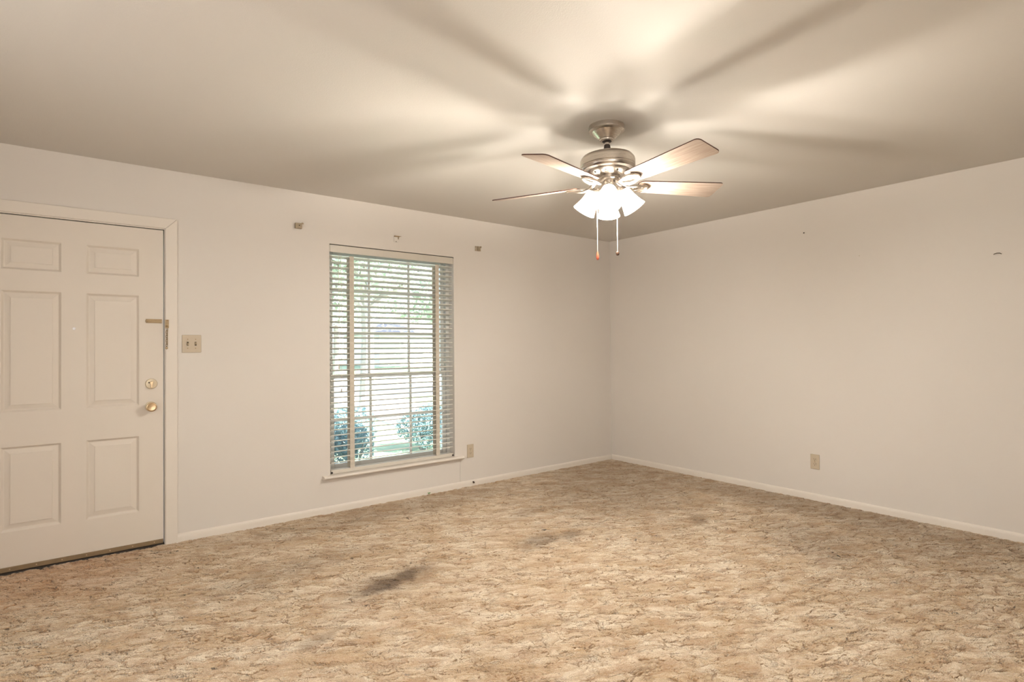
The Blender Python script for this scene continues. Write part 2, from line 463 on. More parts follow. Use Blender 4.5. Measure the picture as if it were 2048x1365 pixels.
def holed_wall(name, x0, x1, z0, z1, holes, t, mat, yf=0.0):
    """wall in the plane y = yf (room side) to yf + t with rectangular holes (x0, x1, z0, z1)"""
    xs = sorted({x0, x1, *[h[0] for h in holes], *[h[1] for h in holes]})
    zs = sorted({z0, z1, *[h[2] for h in holes], *[h[3] for h in holes]})
    nx, nz = len(xs), len(zs)
    solid = {}
    for i in range(nx - 1):
        for j in range(nz - 1):
            cx, cz = (xs[i] + xs[i + 1]) / 2, (zs[j] + zs[j + 1]) / 2
            solid[i, j] = not any(h[0] < cx < h[1] and h[2] < cz < h[3] for h in holes)
    b = MB(); idx = lambda i, j, k: (i * nz + j) * 2 + k
    v = [(xs[i], yf + k * t, zs[j]) for i in range(nx) for j in range(nz) for k in (0, 1)]
    f = []
    for (i, j), s in solid.items():
        if not s: continue
        f.append((idx(i, j, 0), idx(i + 1, j, 0), idx(i + 1, j + 1, 0), idx(i, j + 1, 0)))
        f.append((idx(i, j, 1), idx(i, j + 1, 1), idx(i + 1, j + 1, 1), idx(i + 1, j, 1)))
        for (di, dj, a, c) in ((-1, 0, (i, j), (i, j + 1)), (1, 0, (i + 1, j), (i + 1, j + 1)), (0, -1, (i, j), (i + 1, j)), (0, 1, (i, j + 1), (i + 1, j + 1))):
            if not solid.get((i + di, j + dj), False):
                f.append((idx(*a, 0), idx(*c, 0), idx(*c, 1), idx(*a, 1)))
    b.add(v, f)
    return tag(b.build(name, mat), kind='structure')

holed_wall('wall_back', XL - WT, WT, -0.10, H, [(DX0, DX1, -0.2, DZ1), (WX0, WX1, WZ0, WZ1)], WT, M['wall'])
tag(MB().box(0, WT, YF - WT, 0, -0.10, H).build('wall_right', M['wall']), kind='structure')
tag(MB().box(XL - WT, XL, YF - WT, 0, -0.10, H).build('wall_left', M['wall']), kind='structure')
tag(MB().box(XL, 0, YF - WT, YF, -0.10, H).build('wall_front', M['wall']), kind='structure')
tag(MB().box(XL - WT, WT, YF - WT, WT, H, H + 0.14).build('ceiling', M['ceiling']), kind='structure')

# carpet: a grid fine enough for the pile relief where it shows, coarse behind the camera
def floor_grid():
    gx = np.concatenate([np.linspace(XL, -5.16, 8), np.arange(-5.15, -0.0035, 0.0065), [0.0]])
    gy = np.concatenate([np.linspace(YF, -4.02, 16), np.arange(-4.0, -0.0035, 0.0065), [0.0]])
    nx, ny = len(gx), len(gy)
    X, Y = np.meshgrid(gx, gy, indexing='ij')
    co = np.zeros((nx * ny, 3), np.float32); co[:, 0] = X.ravel(); co[:, 1] = Y.ravel()
    i, j = np.meshgrid(np.arange(nx - 1), np.arange(ny - 1), indexing='ij')
    a = (i * ny + j).ravel()
    q = np.stack([a, a + ny, a + ny + 1, a + 1], 1).astype(np.int32)
    me = bpy.data.meshes.new('floor')
    me.vertices.add(len(co)); me.vertices.foreach_set('co', co.ravel())
    me.loops.add(q.size); me.loops.foreach_set('vertex_index', q.ravel())
    me.polygons.add(len(q)); me.polygons.foreach_set('loop_start', np.arange(len(q), dtype=np.int32) * 4)
    me.update(calc_edges=True)
    me.polygons.foreach_set('use_smooth', np.ones(len(q), bool))
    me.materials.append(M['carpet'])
    o = bpy.data.objects.new('floor', me); COL.objects.link(o)
    return tag(o, 'worn beige and tan sculpted carpet with dark stains', kind='structure')
floor_grid()

# baseboards: low, with a softly rounded top
def baseboard(name, length, place):
    prof = [(0, -0.02), (0.012, -0.02), (0.012, 0.030), (0.0105, 0.042), (0.006, 0.050), (0, 0.053)]
    b = MB(); n = len(prof); v = []; 
    for s in (0, length):
        for d, z in prof: v.append(place(s, d, z))
    f = [tuple(range(n)), tuple(range(n, 2 * n))] + [(i, (i + 1) % n, n + (i + 1) % n, n + i) for i in range(n)]
    b.add(v, f, True)
    return tag(b.build(name, M['trim'], angle=40), kind='structure')
baseboard('baseboard_back', 4.207, lambda s, d, z: (-4.207 + s, -d, z))
baseboard('baseboard_right', -YF - 0.013, lambda s, d, z: (-d, -0.013 - s, z))
baseboard('baseboard_left', -YF, lambda s, d, z: (XL + d, -s, z))

# ------------------------------------------------------------------ door, casing
tr = empty('trim_1'); tag(tr, kind='structure')
CW = 0.068
def casing_piece(name, a, b):
    """flat casing with eased edges; a, b: polygons in x, z (mitred)"""
    fr = Matrix(((1, 0, 0, 0), (0, 0, -1, 0), (0, 1, 0, 0), (0, 0, 0, 1)))     # local (x, y, z) -> (x, -z, y)
    return MB().prism(a, 0.0, 0.014, fr).build(name, M['trim'], b, bevel=0.004)
ix0, ix1, iz = DX0 + 0.0, DX1 + 0.004, DZ1 + 0.006
casing_piece('casing_side', [(ix1, -0.02), (ix1 + CW, -0.02), (ix1 + CW, iz + CW), (ix1, iz)], tr)
casing_piece('casing_side', [(ix0 - CW, -0.02), (ix0, -0.02), (ix0, iz), (ix0 - CW, iz + CW)], tr)
casing_piece('casing_head', [(ix0, iz), (ix1, iz), (ix1 + CW, iz + CW), (ix0 - CW, iz + CW)], tr)
# jambs with the stop behind the slab
for nm, bx in (('jamb', (DX1 - 0.0005, DX1 + 0.004, -0.002, WT, 0.0, DZ1)), ('jamb', (DX0 - 0.002, DX0 + 0.0005, -0.002, WT, 0.0, DZ1)), ('jamb_head', (DX0, DX1, -0.002, WT, DZ1 - 0.0005, DZ1 + 0.006))):
    MB().box(*bx).build(nm, M['trim'], tr)
MB().box(DX1 - 0.016, DX1, 0.056, WT, 0, DZ1).build('door_stop', M['trim'], tr)
MB().box(DX0, DX0 + 0.016, 0.056, WT, 0, DZ1).build('door_stop', M['trim'], tr)
MB().box(DX0, DX1, 0.056, WT, DZ1 - 0.016, DZ1).build('door_stop', M['trim'], tr)
MB().box(DX0, DX1, 0.001, WT + 0.02, -0.09, 0.004).build('threshold', M['threshold'], tr)

dr = empty('door_1', (-5.19, 0.05, 0.03)); tag(dr, 'cream six-panel front door with a brass knob and deadbolt', kind='structure')
SX0, SX1, SZ0, SZ1 = -5.196, -4.2835, 0.036, 2.0395
SY = 0.002
colx = [(-5.065, -4.7975), (-4.681, -4.4135)]
rowz = [(0.236, 0.716), (0.911, 1.609), (1.728, 1.904)]
def door_slab():
    xs = [SX0] + [x for c in colx for x in c] + [SX1]; zs = [SZ0] + [z for r in rowz for z in r] + [SZ1]
    b = MB(); nz = len(zs)
    v = [(x, SY, z) for x in xs for z in zs]; f = []
    for i in range(len(xs) - 1):
        for j in range(nz - 1):
            if i in (1, 3) and j in (1, 3, 5): continue
            f.append((i * nz + j, (i + 1) * nz + j, (i + 1) * nz + j + 1, i * nz + j + 1))
    b.add(v, f)
    # edges and back
    e = [(SX0, SY, SZ0), (SX1, SY, SZ0), (SX1, SY, SZ1), (SX0, SY, SZ1), (SX0, SY + 0.044, SZ0), (SX1, SY + 0.044, SZ0), (SX1, SY + 0.044, SZ1), (SX0, SY + 0.044, SZ1)]
    b.add(e, [(0, 1, 5, 4), (1, 2, 6, 5), (2, 3, 7, 6), (3, 0, 4, 7), (4, 5, 6, 7)])
    me = b.build('slab', M['door'])
    return anchor(dr, me)
door_slab()
def door_panel(x0, x1, z0, z1):
    # sticking, bevel and raised field, each ring: inset, depth behind the face
    rings = [(0, 0.0), (0.002, 0.0008), (0.012, 0.0125), (0.016, 0.0130), (0.041, 0.0070), (0.0415, 0.0035), (0.0445, 0.0030)]
    b = MB(); v = []; f = []
    for ins, d in rings:
        v += [(x0 + ins, SY + d, z0 + ins), (x1 - ins, SY + d, z0 + ins), (x1 - ins, SY + d, z1 - ins), (x0 + ins, SY + d, z1 - ins)]
    for r in range(len(rings) - 1):
        for k in range(4): f.append((r * 4 + k, r * 4 + (k + 1) % 4, r * 4 + 4 + (k + 1) % 4, r * 4 + 4 + k))
    f.append(tuple(len(rings) * 4 - 4 + k for k in range(4)))
    b.add(v, f)
    return anchor(dr, b.build('panel', M['door']))
for c in colx:
    for r in rowz: door_panel(*c, *r)
# door sweep with its screws
sw = anchor(dr, MB().box(SX0, SX1 - 0.001, SY - 0.006, SY + 0.001, 0.013, 0.0395).build('door_sweep', M['sweep'], bevel=0.002))
for k in range(8):
    x = SX1 - 0.05 - k * 0.115
    MB().lathe([(0.0035, 0), (0.003, 0.0015), (1e-6, 0.002)], 8, frame_to((x, SY - 0.006, 0.027), (0, -1, 0))).build('screw', M['brass'], sw)
anchor(dr, MB().box(SX0, SX1, SY + 0.004, SY + 0.04, 0.004, 0.037).build('bottom_seal', M['threshold']))
# knob
kp = Vector((-4.352, SY, 0.899))
rose = anchor(dr, MB().lathe([(0.032, 0), (0.032, 0.004), (0.028, 0.009), (0.016, 0.012)], 32, frame_to(kp, (0, -1, 0))).build('knob_rosette', M['cream_rose']))
knob = anchor(dr, MB().lathe([(0.012, 0.010), (0.012, 0.026), (0.018, 0.030), (0.0265, 0.038), (0.0290, 0.046), (0.0292, 0.058), (0.0275, 0.063), (0.024, 0.064), (0.0215, 0.0615), (0.012, 0.0605), (1e-6, 0.060)], 40, frame_to(kp, (0, -1, 0))).build('knob', M['brass']))
tag(knob, 'polished brass knob')
# deadbolt with thumb turn
dp = Vector((-4.349, SY, 1.044))
db = anchor(dr, MB().lathe([(0.0335, 0), (0.0335, 0.005), (0.030, 0.010), (0.018, 0.0115), (1e-6, 0.012)], 36, frame_to(dp, (0, -1, 0))).build('deadbolt', M['cream_rose']))
tt = MB().prism([(-0.004, -0.026), (0.004, -0.026), (0.0075, 0.0), (0.010, 0.012), (0.004, 0.018), (-0.005, 0.016), (-0.011, 0.008), (-0.006, -0.004)], 0.011, 0.028, frame_to(dp, (0, -1, 0))).build('thumb_turn', M['brass'], db, bevel=0.002)
hole = MB().box(dp.x - 0.017, dp.x - 0.009, SY - 0.0125, SY - 0.010, dp.z + 0.004, dp.z + 0.012).build('screw', M['slot'], db)
# peephole
ph = anchor(dr, MB().lathe([(0.0085, 0), (0.0085, 0.003), (0.006, 0.005), (0.0055, 0.0035), (1e-6, 0.0030)], 20, frame_to((-4.739, SY, 1.393), (0, -1, 0))).build('peephole', plain('peephole_lens', (0.92, 0.92, 0.95), 0.08, 0.0, 0.02)))
# chain track on the slab
ct = MB(); z = 1.4475
ct.box(-4.379, -4.292, SY - 0.004, SY, z - 0.013, z + 0.013)
ct.box(-4.372, -4.298, SY - 0.010, SY - 0.003, z + 0.0035, z + 0.0085).box(-4.372, -4.298, SY - 0.010, SY - 0.003, z - 0.0085, z - 0.0035)
ct.lathe([(0.008, 0), (0.008, 0.009), (0.005, 0.011)], 14, frame_to((-4.374, SY - 0.003, z), (0, -1, 0)))
ct.box(-4.300, -4.292, SY - 0.010, SY - 0.003, z - 0.012, z + 0.012)
ctr = anchor(dr, ct.build('chain_track', M['old_brass'], bevel=0.001)); tag(ctr, 'tarnished brass chain track')

# chain keeper with its hanging chain, fixed on the casing
ck = empty('door_chain', (-4.264, -0.014, 1.43)); tag(ck, 'tarnished brass security chain hanging on the door casing', 'door chain')
kb = MB().box(-4.275, -4.254, -0.017, -0.0141, 1.402, 1.458)
kb.box(-4.273, -4.256, -0.026, -0.016, 1.434, 1.442)
kb.lathe([(0.008, 0), (0.0075, 0.006), (0.004, 0.009), (1e-6, 0.0095)], 16, frame_to((-4.2645, -0.016, 1.415), (0, -1, 0)))
kb.lathe([(0.004, 0), (0.0035, 0.002), (1e-6, 0.003)], 10, frame_to((-4.2645, -0.016, 1.452), (0, -1, 0)))
anchor(ck, kb.build('keeper_plate', M['old_brass'], bevel=0.001))
zc = 1.399
for k in range(8):
    cx, cz = -4.265 + 0.0012 * (-1) ** k, zc - 0.008 - k * 0.0142
    pts = []
    for q in range(14):
        a = 2 * PI * q / 14; lx, lz = 0.0052 * math.cos(a), 0.0108 * math.sin(a)
        if k % 2: pts.append((cx + lx * 0.95, -0.0185 + 0.3 * lx, cz + lz))
        else: pts.append((cx + lx * 0.45, -0.0185 - lx * 0.75, cz + lz))
    anchor(ck, MB().tube(pts, 0.0016, 6, closed=True).build('chain_link', M['old_brass']))
eb = MB().tube([(-4.265, -0.019, zc - 0.117), (-4.266, -0.020, zc - 0.124)], 0.002, 8).lathe([(0.0075, 0), (0.0075, 0.004), (0.004, 0.006)], 14, frame_to((-4.267, -0.0155, zc - 0.126), (0, -1, 0)))
anchor(ck, eb.build('slide_button', M['old_brass']))

# ------------------------------------------------------------------ window
win = empty('window_1', (-2.627, 0.1, 0.3)); tag(win, 'white double-hung window with colonial grids behind the blind', kind='structure')
FY0, FY1 = 0.088, 0.156
fx0, fx1, fz0, fz1 = WX0, WX1, WZ0, WZ1
fb = MB()
for bx in ((fx0, fx0 + 0.032, FY0, FY1, fz0, fz1), (fx1 - 0.032, fx1, FY0, FY1, fz0, fz1), (fx0, fx1, FY0, FY1, fz1 - 0.03, fz1), (fx0, fx1, FY0, FY1, fz0, fz0 + 0.028)): fb.box(*bx)
anchor(win, fb.build('window_frame', M['vinyl'], bevel=0.002))
def sash(name, z0, z1, y0, rows, mx):
    x0, x1, t, st = fx0 + 0.034, fx1 - 0.034, 0.026, 0.034
    b = MB().box(x0, x0 + st, y0, y0 + t, z0, z1).box(x1 - st, x1, y0, y0 + t, z0, z1).box(x0 + st, x1 - st, y0, y0 + t, z1 - st, z1).box(x0 + st, x1 - st, y0, y0 + t, z0, z0 + st)
    s = anchor(win, b.build(name, M['vinyl'], bevel=0.003))
    gx0, gx1, gz0, gz1 = x0 + st, x1 - st, z0 + st, z1 - st
    mw = 0.010
    cx = [gx0] + mx + [gx1]; cz = [gz0] + rows + [gz1]
    for m_ in mx:
        anchor2(s, MB().box(m_ - mw, m_ + mw, y0 + 0.004, y0 + 0.022, gz0, gz1).build('muntin', M['vinyl'], bevel=0.003))
    for r_ in rows:
        anchor2(s, MB().box(gx0, gx1, y0 + 0.0045, y0 + 0.0215, r_ - mw, r_ + mw).build('muntin', M['vinyl'], bevel=0.003))
    for i in range(len(cx) - 1):
        for j in range(len(cz) - 1):
            anchor2(s, MB().box(cx[i], cx[i + 1], y0 + 0.011, y0 + 0.015, cz[j], cz[j + 1]).build('pane', M['glass']))
def anchor2(part, ob):
    ob.parent = part; ob.matrix_parent_inverse = (Matrix.Translation(part.parent.location) @ part.matrix_parent_inverse).inverted()
    return ob
sash('upper_sash', 1.020, fz1 - 0.030, 0.122, [1.382, 1.727], [-2.813, -2.447])
sash('lower_sash', fz0 + 0.028, 1.056, 0.094, [0.690], [-2.813, -2.447])
# lock on the meeting rail
anchor(win, MB().box(-2.66, -2.60, 0.084, 0.094, 1.040, 1.056).build('sash_lock', M['vinyl'], bevel=0.003))

# stool (sill board) with eased nose
st = MB(); prof = [(0.094, 0.264), (-0.038, 0.264), (-0.044, 0.267), (-0.048, 0.272), (-0.048, 0.279), (-0.044, 0.285), (-0.038, 0.287), (0.094, 0.287)]
n = len(prof)
# horned stool: full length only in front of the wall face
v = [(WX0 - 0.062, y if y < 0 else 0.0, z) for y, z in prof] + [(WX1 + 0.072, y if y < 0 else 0.0, z) for y, z in prof]
st.add(v, [tuple(range(n)), tuple(range(n, 2 * n))] + [(i, (i + 1) % n, n + (i + 1) % n, n + i) for i in range(n)], True)
st.box(WX0 + 0.0005, WX1 - 0.0005, -0.001, 0.094, 0.2855, 0.2872)
tag(st.build('trim_2', M['trim'], angle=40), kind='structure')

# ------------------------------------------------------------------ blind
bl = empty('window_blind', (-2.627, 0.035, 0.29)); tag(bl, 'cream two-inch slat blind with wide cloth tapes, lowered in the window', 'blind')
BX0, BX1 = WX0 + 0.008, WX1 - 0.008
hr = MB().box(BX0, BX1, 0.002, 0.010, 2.011, 2.068)
anchor(bl, hr.build('valance', M['valance'], bevel=0.003))
for x_ in (BX0 - 0.006, BX1 + 0.0005):
    anchor(bl, MB().box(x_, x_ + 0.0055, 0.003, 0.05, 2.012, 2.066).build('valance_return', M['valance'], bevel=0.001))
anchor(bl, MB().box(BX0 + 0.004, BX1 - 0.004, 0.014, 0.060, 2.020, 2.066).build('headrail', M['slat'], bevel=0.002))
SYC, SD, STH, TILT = 0.036, 0.050, 0.0050, D2R(12.0)
def slat_mesh():
    b = MB(); v = []; prof = []
    for t in (-0.5, -0.2, 0.2, 0.5):
        d = t * SD; crown = 0.0036 * (1 - (2 * t) ** 2)
        prof.append((d, crown))
    ring = [(d, c + STH / 2) for d, c in prof] + [(d, c - STH / 2) for d, c in reversed(prof)]
    ring = [(d * math.cos(TILT) + c * math.sin(TILT), -d * math.sin(TILT) + c * math.cos(TILT)) for d, c in ring]   # room edge (-y) goes up
    m_ = len(ring)
    for x in (BX0 + 0.004, BX1 - 0.004): v += [(x, SYC + d, c) for d, c in ring]
    b.add(v, [tuple(range(m_)), tuple(range(m_, 2 * m_))] + [(i, (i + 1) % m_, m_ + (i + 1) % m_, m_ + i) for i in range(m_)])
    return b
PITCH = 0.0424
first = None; zs_slat = []
z = 1.980
while z > 0.342:
    zs_slat.append(z); z -= PITCH
for k, z in enumerate(zs_slat):
    if first is None:
        o = slat_mesh().build('slat', M['slat']); first = o
    else:
        o = first.copy(); COL.objects.link(o)
    o.parent = bl
    o.matrix_parent_inverse = Matrix.Translation(-bl.location)
    o.location = (0, 0, z); o.rotation_euler = (0, random.uniform(-0.0006, 0.0006), 0)
br = anchor(bl, MB().box(BX0 + 0.002, BX1 - 0.002, 0.010, 0.060, 0.2885, 0.318).build('bottom_rail', M['valance'], bevel=0.003))
for x, s in ((BX0 + 0.0015, -1), (BX1 - 0.0015, 1)):
    anchor2(br, MB().lathe([(0.008, 0), (0.008, 0.004), (0.005, 0.005)], 14, frame_to((x + 0.006 * (1 if s < 0 else -1), 0.0105, 0.300), (0, -1, 0))).build('end_cap', M['black']))
TAPES = [-3.0095, -2.231]
for tx in TAPES:
    hw = 0.0185
    for (y, nm) in ((0.0075, 'front_tape'), (0.0650, 'rear_tape')):
        b = MB()
        # cloth strip, slightly scalloped where the slats push it
        zz = np.arange(0.318, 2.0, PITCH / 2); v = []; f = []
        for i, z_ in enumerate(zz):
            off = 0.0014 * (1 if i % 2 else -1)
            for x, y_ in ((tx - hw, y + off), (tx + hw, y + off), (tx + hw, y + off + 0.0012), (tx - hw, y + off + 0.0012)): v.append((x, y_, float(z_)))
        for i in range(len(zz) - 1):
            for k in range(4): f.append((i * 4 + k, i * 4 + (k + 1) % 4, i * 4 + 4 + (k + 1) % 4, i * 4 + 4 + k))
        f += [(0, 1, 2, 3), tuple(len(zz) * 4 - 4 + k for k in range(4))]
        b.add(v, f)
        anchor(bl, b.build(nm, M['tape']))
    b = MB()
    for z_ in zs_slat:
        for dx in (-0.012, 0.012): b.box(tx + dx - 0.001, tx + dx + 0.001, 0.0085, 0.0645, z_ - 0.0052, z_ - 0.004)
    tag(anchor(bl, b.build('tape_rungs', M['tape'])), kind='stuff')
for cx, z1, z0 in ((-3.118, 2.0, 1.115), (-3.100, 2.0, 0.935)):
    c = anchor(bl, MB().tube([(cx, 0.000, z1), (cx + 0.002, -0.002, (z1 + z0) / 2), (cx, -0.003, z0)], 0.0013, 6).build('lift_cord', M['cord']))
    anchor2(c, MB().lathe([(0.002, 0.016), (0.005, 0.008), (0.0062, -0.010), (0.004, -0.014)], 12, Matrix.Translation((cx, -0.003, z0))).build('tassel', M['valance']))

# ------------------------------------------------------------------ wall fittings
ls = empty('light_switch', (-4.1225, 0, 1.3005)); tag(ls, 'ivory double toggle light switch plate right of the door', 'light switch')
anchor(ls, MB().box(-4.179, -4.066, -0.007, -0.0002, 1.242, 1.359).build('plate', M['ivory'], bevel=0.004, segs=3))
for x, up in ((-4.1455, -1), (-4.0995, 1)):
    anchor(ls, MB().box(x - 0.0055, x + 0.0055, -0.0078, -0.006, 1.288, 1.313).build('toggle_slot', M['slot']))
    b = MB(); s = 0.006 * up
    b.add([(x - 0.0045, -0.006, 1.293), (x + 0.0045, -0.006, 1.293), (x + 0.0045, -0.006, 1.308), (x - 0.0045, -0.006, 1.308),
           (x - 0.0032, -0.019, 1.2965 + s), (x + 0.0032, -0.019, 1.2965 + s), (x + 0.0032, -0.019, 1.3045 + s), (x - 0.0032, -0.019, 1.3045 + s)],
          [(0, 3, 2, 1), (4, 5, 6, 7), (0, 1, 5, 4), (1, 2, 6, 5), (2, 3, 7, 6), (3, 0, 4, 7)])
    anchor(ls, b.build('toggle', M['ivory_dark']))
    for z_ in (1.2705, 1.3305):
        anchor(ls, MB().lathe([(0.0034, 0), (0.003, 0.0013), (1e-6, 0.0017)], 10, frame_to((x, -0.0068, z_), (0, -1, 0))).build('screw', M['old_brass']))

def outlet(place, label, name='wall_outlet'):
    """duplex outlet: place(u, d, z): u across the wall, d off the wall, z up"""
    root = empty(name, place(0, 0, 0)); tag(root, label, 'outlet', 'duplex outlets low on the walls')
    def bx(u0, u1, d0, d1, z0, z1):
        v = [place(u, d, z) for z in (z0, z1) for d in (d0, d1) for u in (u0, u1)]
        return MB().add(v, [(0, 1, 3, 2), (4, 6, 7, 5), (0, 4, 5, 1), (2, 3, 7, 6), (0, 2, 6, 4), (1, 5, 7, 3)])
    anchor(root, bx(-0.0355, 0.0355, 0.0002, 0.0062, -0.060, 0.060).build('plate', M['ivory'], bevel=0.003))
    for zc in (-0.0195, 0.0195):
        poly = [(0.0165 * math.cos(a) , 0.0145 * math.sin(a)) for a in np.linspace(0, 2 * PI, 17)[:-1]]
        v = [place(u, 0.0060, zc + w) for u, w in poly] + [place(u, 0.0088, zc + w) for u, w in poly]
        nn = 16
        rc = anchor(root, MB().add(v, [tuple(range(nn)), tuple(range(nn, 2 * nn))] + [(i, (i + 1) % nn, nn + (i + 1) % nn, nn + i) for i in range(nn)]).build('receptacle', M['ivory'], bevel=0.0006))
        for u in (-0.0062, 0.0062):
            anchor2(rc, bx(u - 0.0012, u + 0.0012, 0.0086, 0.0091, zc - 0.001, zc + 0.007).build('slot', M['slot']))
        anchor2(rc, bx(-0.0024, 0.0024, 0.0086, 0.0091, zc - 0.0090, zc - 0.0045).build('ground_hole', M['slot']))
    c0, c1 = Vector(place(0, 0.006, 0)), Vector(place(0, 1, 0)) - Vector(place(0, 0, 0))
    anchor(root, MB().lathe([(0.0034, 0), (0.003, 0.001), (1e-6, 0.0014)], 10, frame_to(c0, c1)).build('screw', M['old_brass']))
outlet(lambda u, d, z: (-1.9005 + u, -d, 0.318 + z), 'ivory duplex outlet on the window wall, right of the sill')
outlet(lambda u, d, z: (-d, -2.189 - u, 0.312 + z), 'ivory duplex outlet on the right wall above the baseboard')

# curtain rod brackets left above the window
b1 = empty('curtain_bracket', (-3.427, 0, 2.178)); tag(b1, 'tan box-shaped curtain rod bracket above left of the window', 'bracket', 'curtain rod brackets above the window')
anchor(b1, MB().box(-3.452, -3.403, -0.026, -0.0002, 2.158, 2.198).build('bracket_box', M['bracket'], bevel=0.003))
anchor(b1, MB().lathe([(0.0045, 0), (0.004, 0.002), (1e-6, 0.0025)], 12, frame_to((-3.424, -0.026, 2.180), (0, -1, 0))).build('screw', M['slot']))
anchor(b1, MB().box(-3.405, -3.392, -0.026, -0.014, 2.194, 2.203).build('tab', M['bracket'], bevel=0.001))
b2 = empty('curtain_bracket', (-2.623, 0, 2.175)); tag(b2, 'small painted plate with a dark top lip centred above the window', 'bracket', 'curtain rod brackets above the window')
anchor(b2, MB().box(-2.647, -2.607, -0.004, -0.0002, 2.146, 2.193).build('backplate', M['wall'], bevel=0.001))
anchor(b2, MB().box(-2.648, -2.602, -0.020, -0.003, 2.190, 2.197).build('lip', M['old_brass'], bevel=0.001))
anchor(b2, MB().tube([(-2.604, -0.018, 2.194), (-2.596, -0.018, 2.196), (-2.586, -0.012, 2.197)], 0.0016, 6).build('hook', M['old_brass']))
anchor(b2, MB().box(-2.613, -2.607, -0.012, -0.003, 2.172, 2.191).build('tongue', M['bracket']))
anchor(b2, MB().lathe([(0.004, 0), (0.0035, 0.0015), (1e-6, 0.002)], 10, frame_to((-2.629, -0.004, 2.151), (0, -1, 0))).build('screw', M['slot']))
b3 = empty('curtain_bracket', (-1.798, 0, 2.176)); tag(b3, 'pale open bracket with a raised middle above right of the window', 'bracket', 'curtain rod brackets above the window')
anchor(b3, MB().box(-1.833, -1.768, -0.003, -0.0002, 2.154, 2.199).build('backplate', M['clear_bracket'], bevel=0.001))
anchor(b3, MB().box(-1.810, -1.790, -0.022, -0.003, 2.156, 2.197).build('raised_middle', M['bracket'], bevel=0.002))
anchor(b3, MB().box(-1.776, -1.768, -0.016, -0.003, 2.186, 2.201).build('tab', M['bracket'], bevel=0.001))
for x, z_ in ((-1.826, 2.190), (-1.826, 2.161), (-1.775, 2.166)):
    anchor(b3, MB().lathe([(0.0035, 0), (0.003, 0.0015), (1e-6, 0.002)], 10, frame_to((x, -0.003, z_), (0, -1, 0))).build('screw', M['old_brass']))

# leftovers on the right wall
nl = empty('wall_nail', (0, -2.129, 2.187)); tag(nl, 'dark nail head high on the right wall near the fan', 'nail')
anchor(nl, MB().lathe([(0.0022, 0), (0.0022, 0.010), (0.0055, 0.011), (0.005, 0.014), (1e-6, 0.0145)], 10, frame_to((0, -2.129, 2.187), (-1, 0, -0.2))).build('nail_head', M['black']))
hk = empty('wall_hook', (0, -3.348, 1.846)); tag(hk, 'thin bent wire hook on the right wall at the right edge of the photo', 'hook')
anchor(hk, MB().tube([(0.0, -3.326, 1.8445), (-0.012, -3.330, 1.846), (-0.013, -3.345, 1.8495), (-0.012, -3.358, 1.848), (-0.010, -3.368, 1.841)], 0.0022, 6).build('wire', M['slot']))
n2 = empty('wall_nail', (0, -2.535, 1.942)); tag(n2, 'tiny brass pin on the right wall below the dark nail', 'nail')
anchor(n2, MB().lathe([(0.0012, 0), (0.0012, 0.004), (0.0026, 0.0045), (1e-6, 0.006)], 8, frame_to((0, -2.535, 1.942), (-1, 0, 0))).build('pin_head', M['old_brass']))

# stub on the baseboard, painted cable, leaf scrap
sb = empty('cable_stub', (-1.877, -0.012, 0.03)); tag(sb, 'small dark brown stub sticking out above the carpet below the outlet', 'cable stub')
anchor(sb, MB().tube([(-1.877, -0.0105, 0.036), (-1.879, -0.020, 0.035), (-1.880, -0.030, 0.030)], [0.006, 0.0085, 0.0075], 10).build('stub_body', M['dark_wood']))
anchor(sb, MB().lathe([(0.0035, 0), (0.003, 0.004), (1e-6, 0.005)], 8, frame_to((-1.874, -0.0005, 0.062), (0, -1, 0))).build('clip', M['trim']))
cb = MB().tube([(-2.010, -0.0022, 0.262), (-2.009, -0.0022, 0.16), (-2.010, -0.0022, 0.053)], 0.0024, 8)
tag(cb.build('wall_cable', M['wall']), 'thin painted cable running down from the sill end to the baseboard', 'cable')
lf = empty('leaf_scrap', (-2.352, -0.03, 0.006)); tag(lf, 'tiny green leaf scrap on the carpet against the window wall baseboard', 'leaf')
for a, s in ((0.2, 1.0), (1.1, 0.7), (-0.6, 0.8)):
    c, s_ = math.cos(a), math.sin(a); b = MB()
    pts = [(0, 0, 0.004), (0.010 * s, 0.005 * s, 0.009), (0.024 * s, 0.0, 0.012), (0.010 * s, -0.005 * s, 0.007)]
    top = [(-2.352 + p[0] * c - p[1] * s_, -0.03 + p[0] * s_ + p[1] * c, 0.006 + p[2]) for p in pts]
    bot = [(p[0], p[1], p[2] - 0.0012) for p in top]
    b.add(top + bot, [(0, 1, 2, 3), (7, 6, 5, 4), (0, 4, 5, 1), (1, 5, 6, 2), (2, 6, 7, 3), (3, 7, 4, 0)])
    anchor(lf, b.build('leaflet', M['leaf_green']))

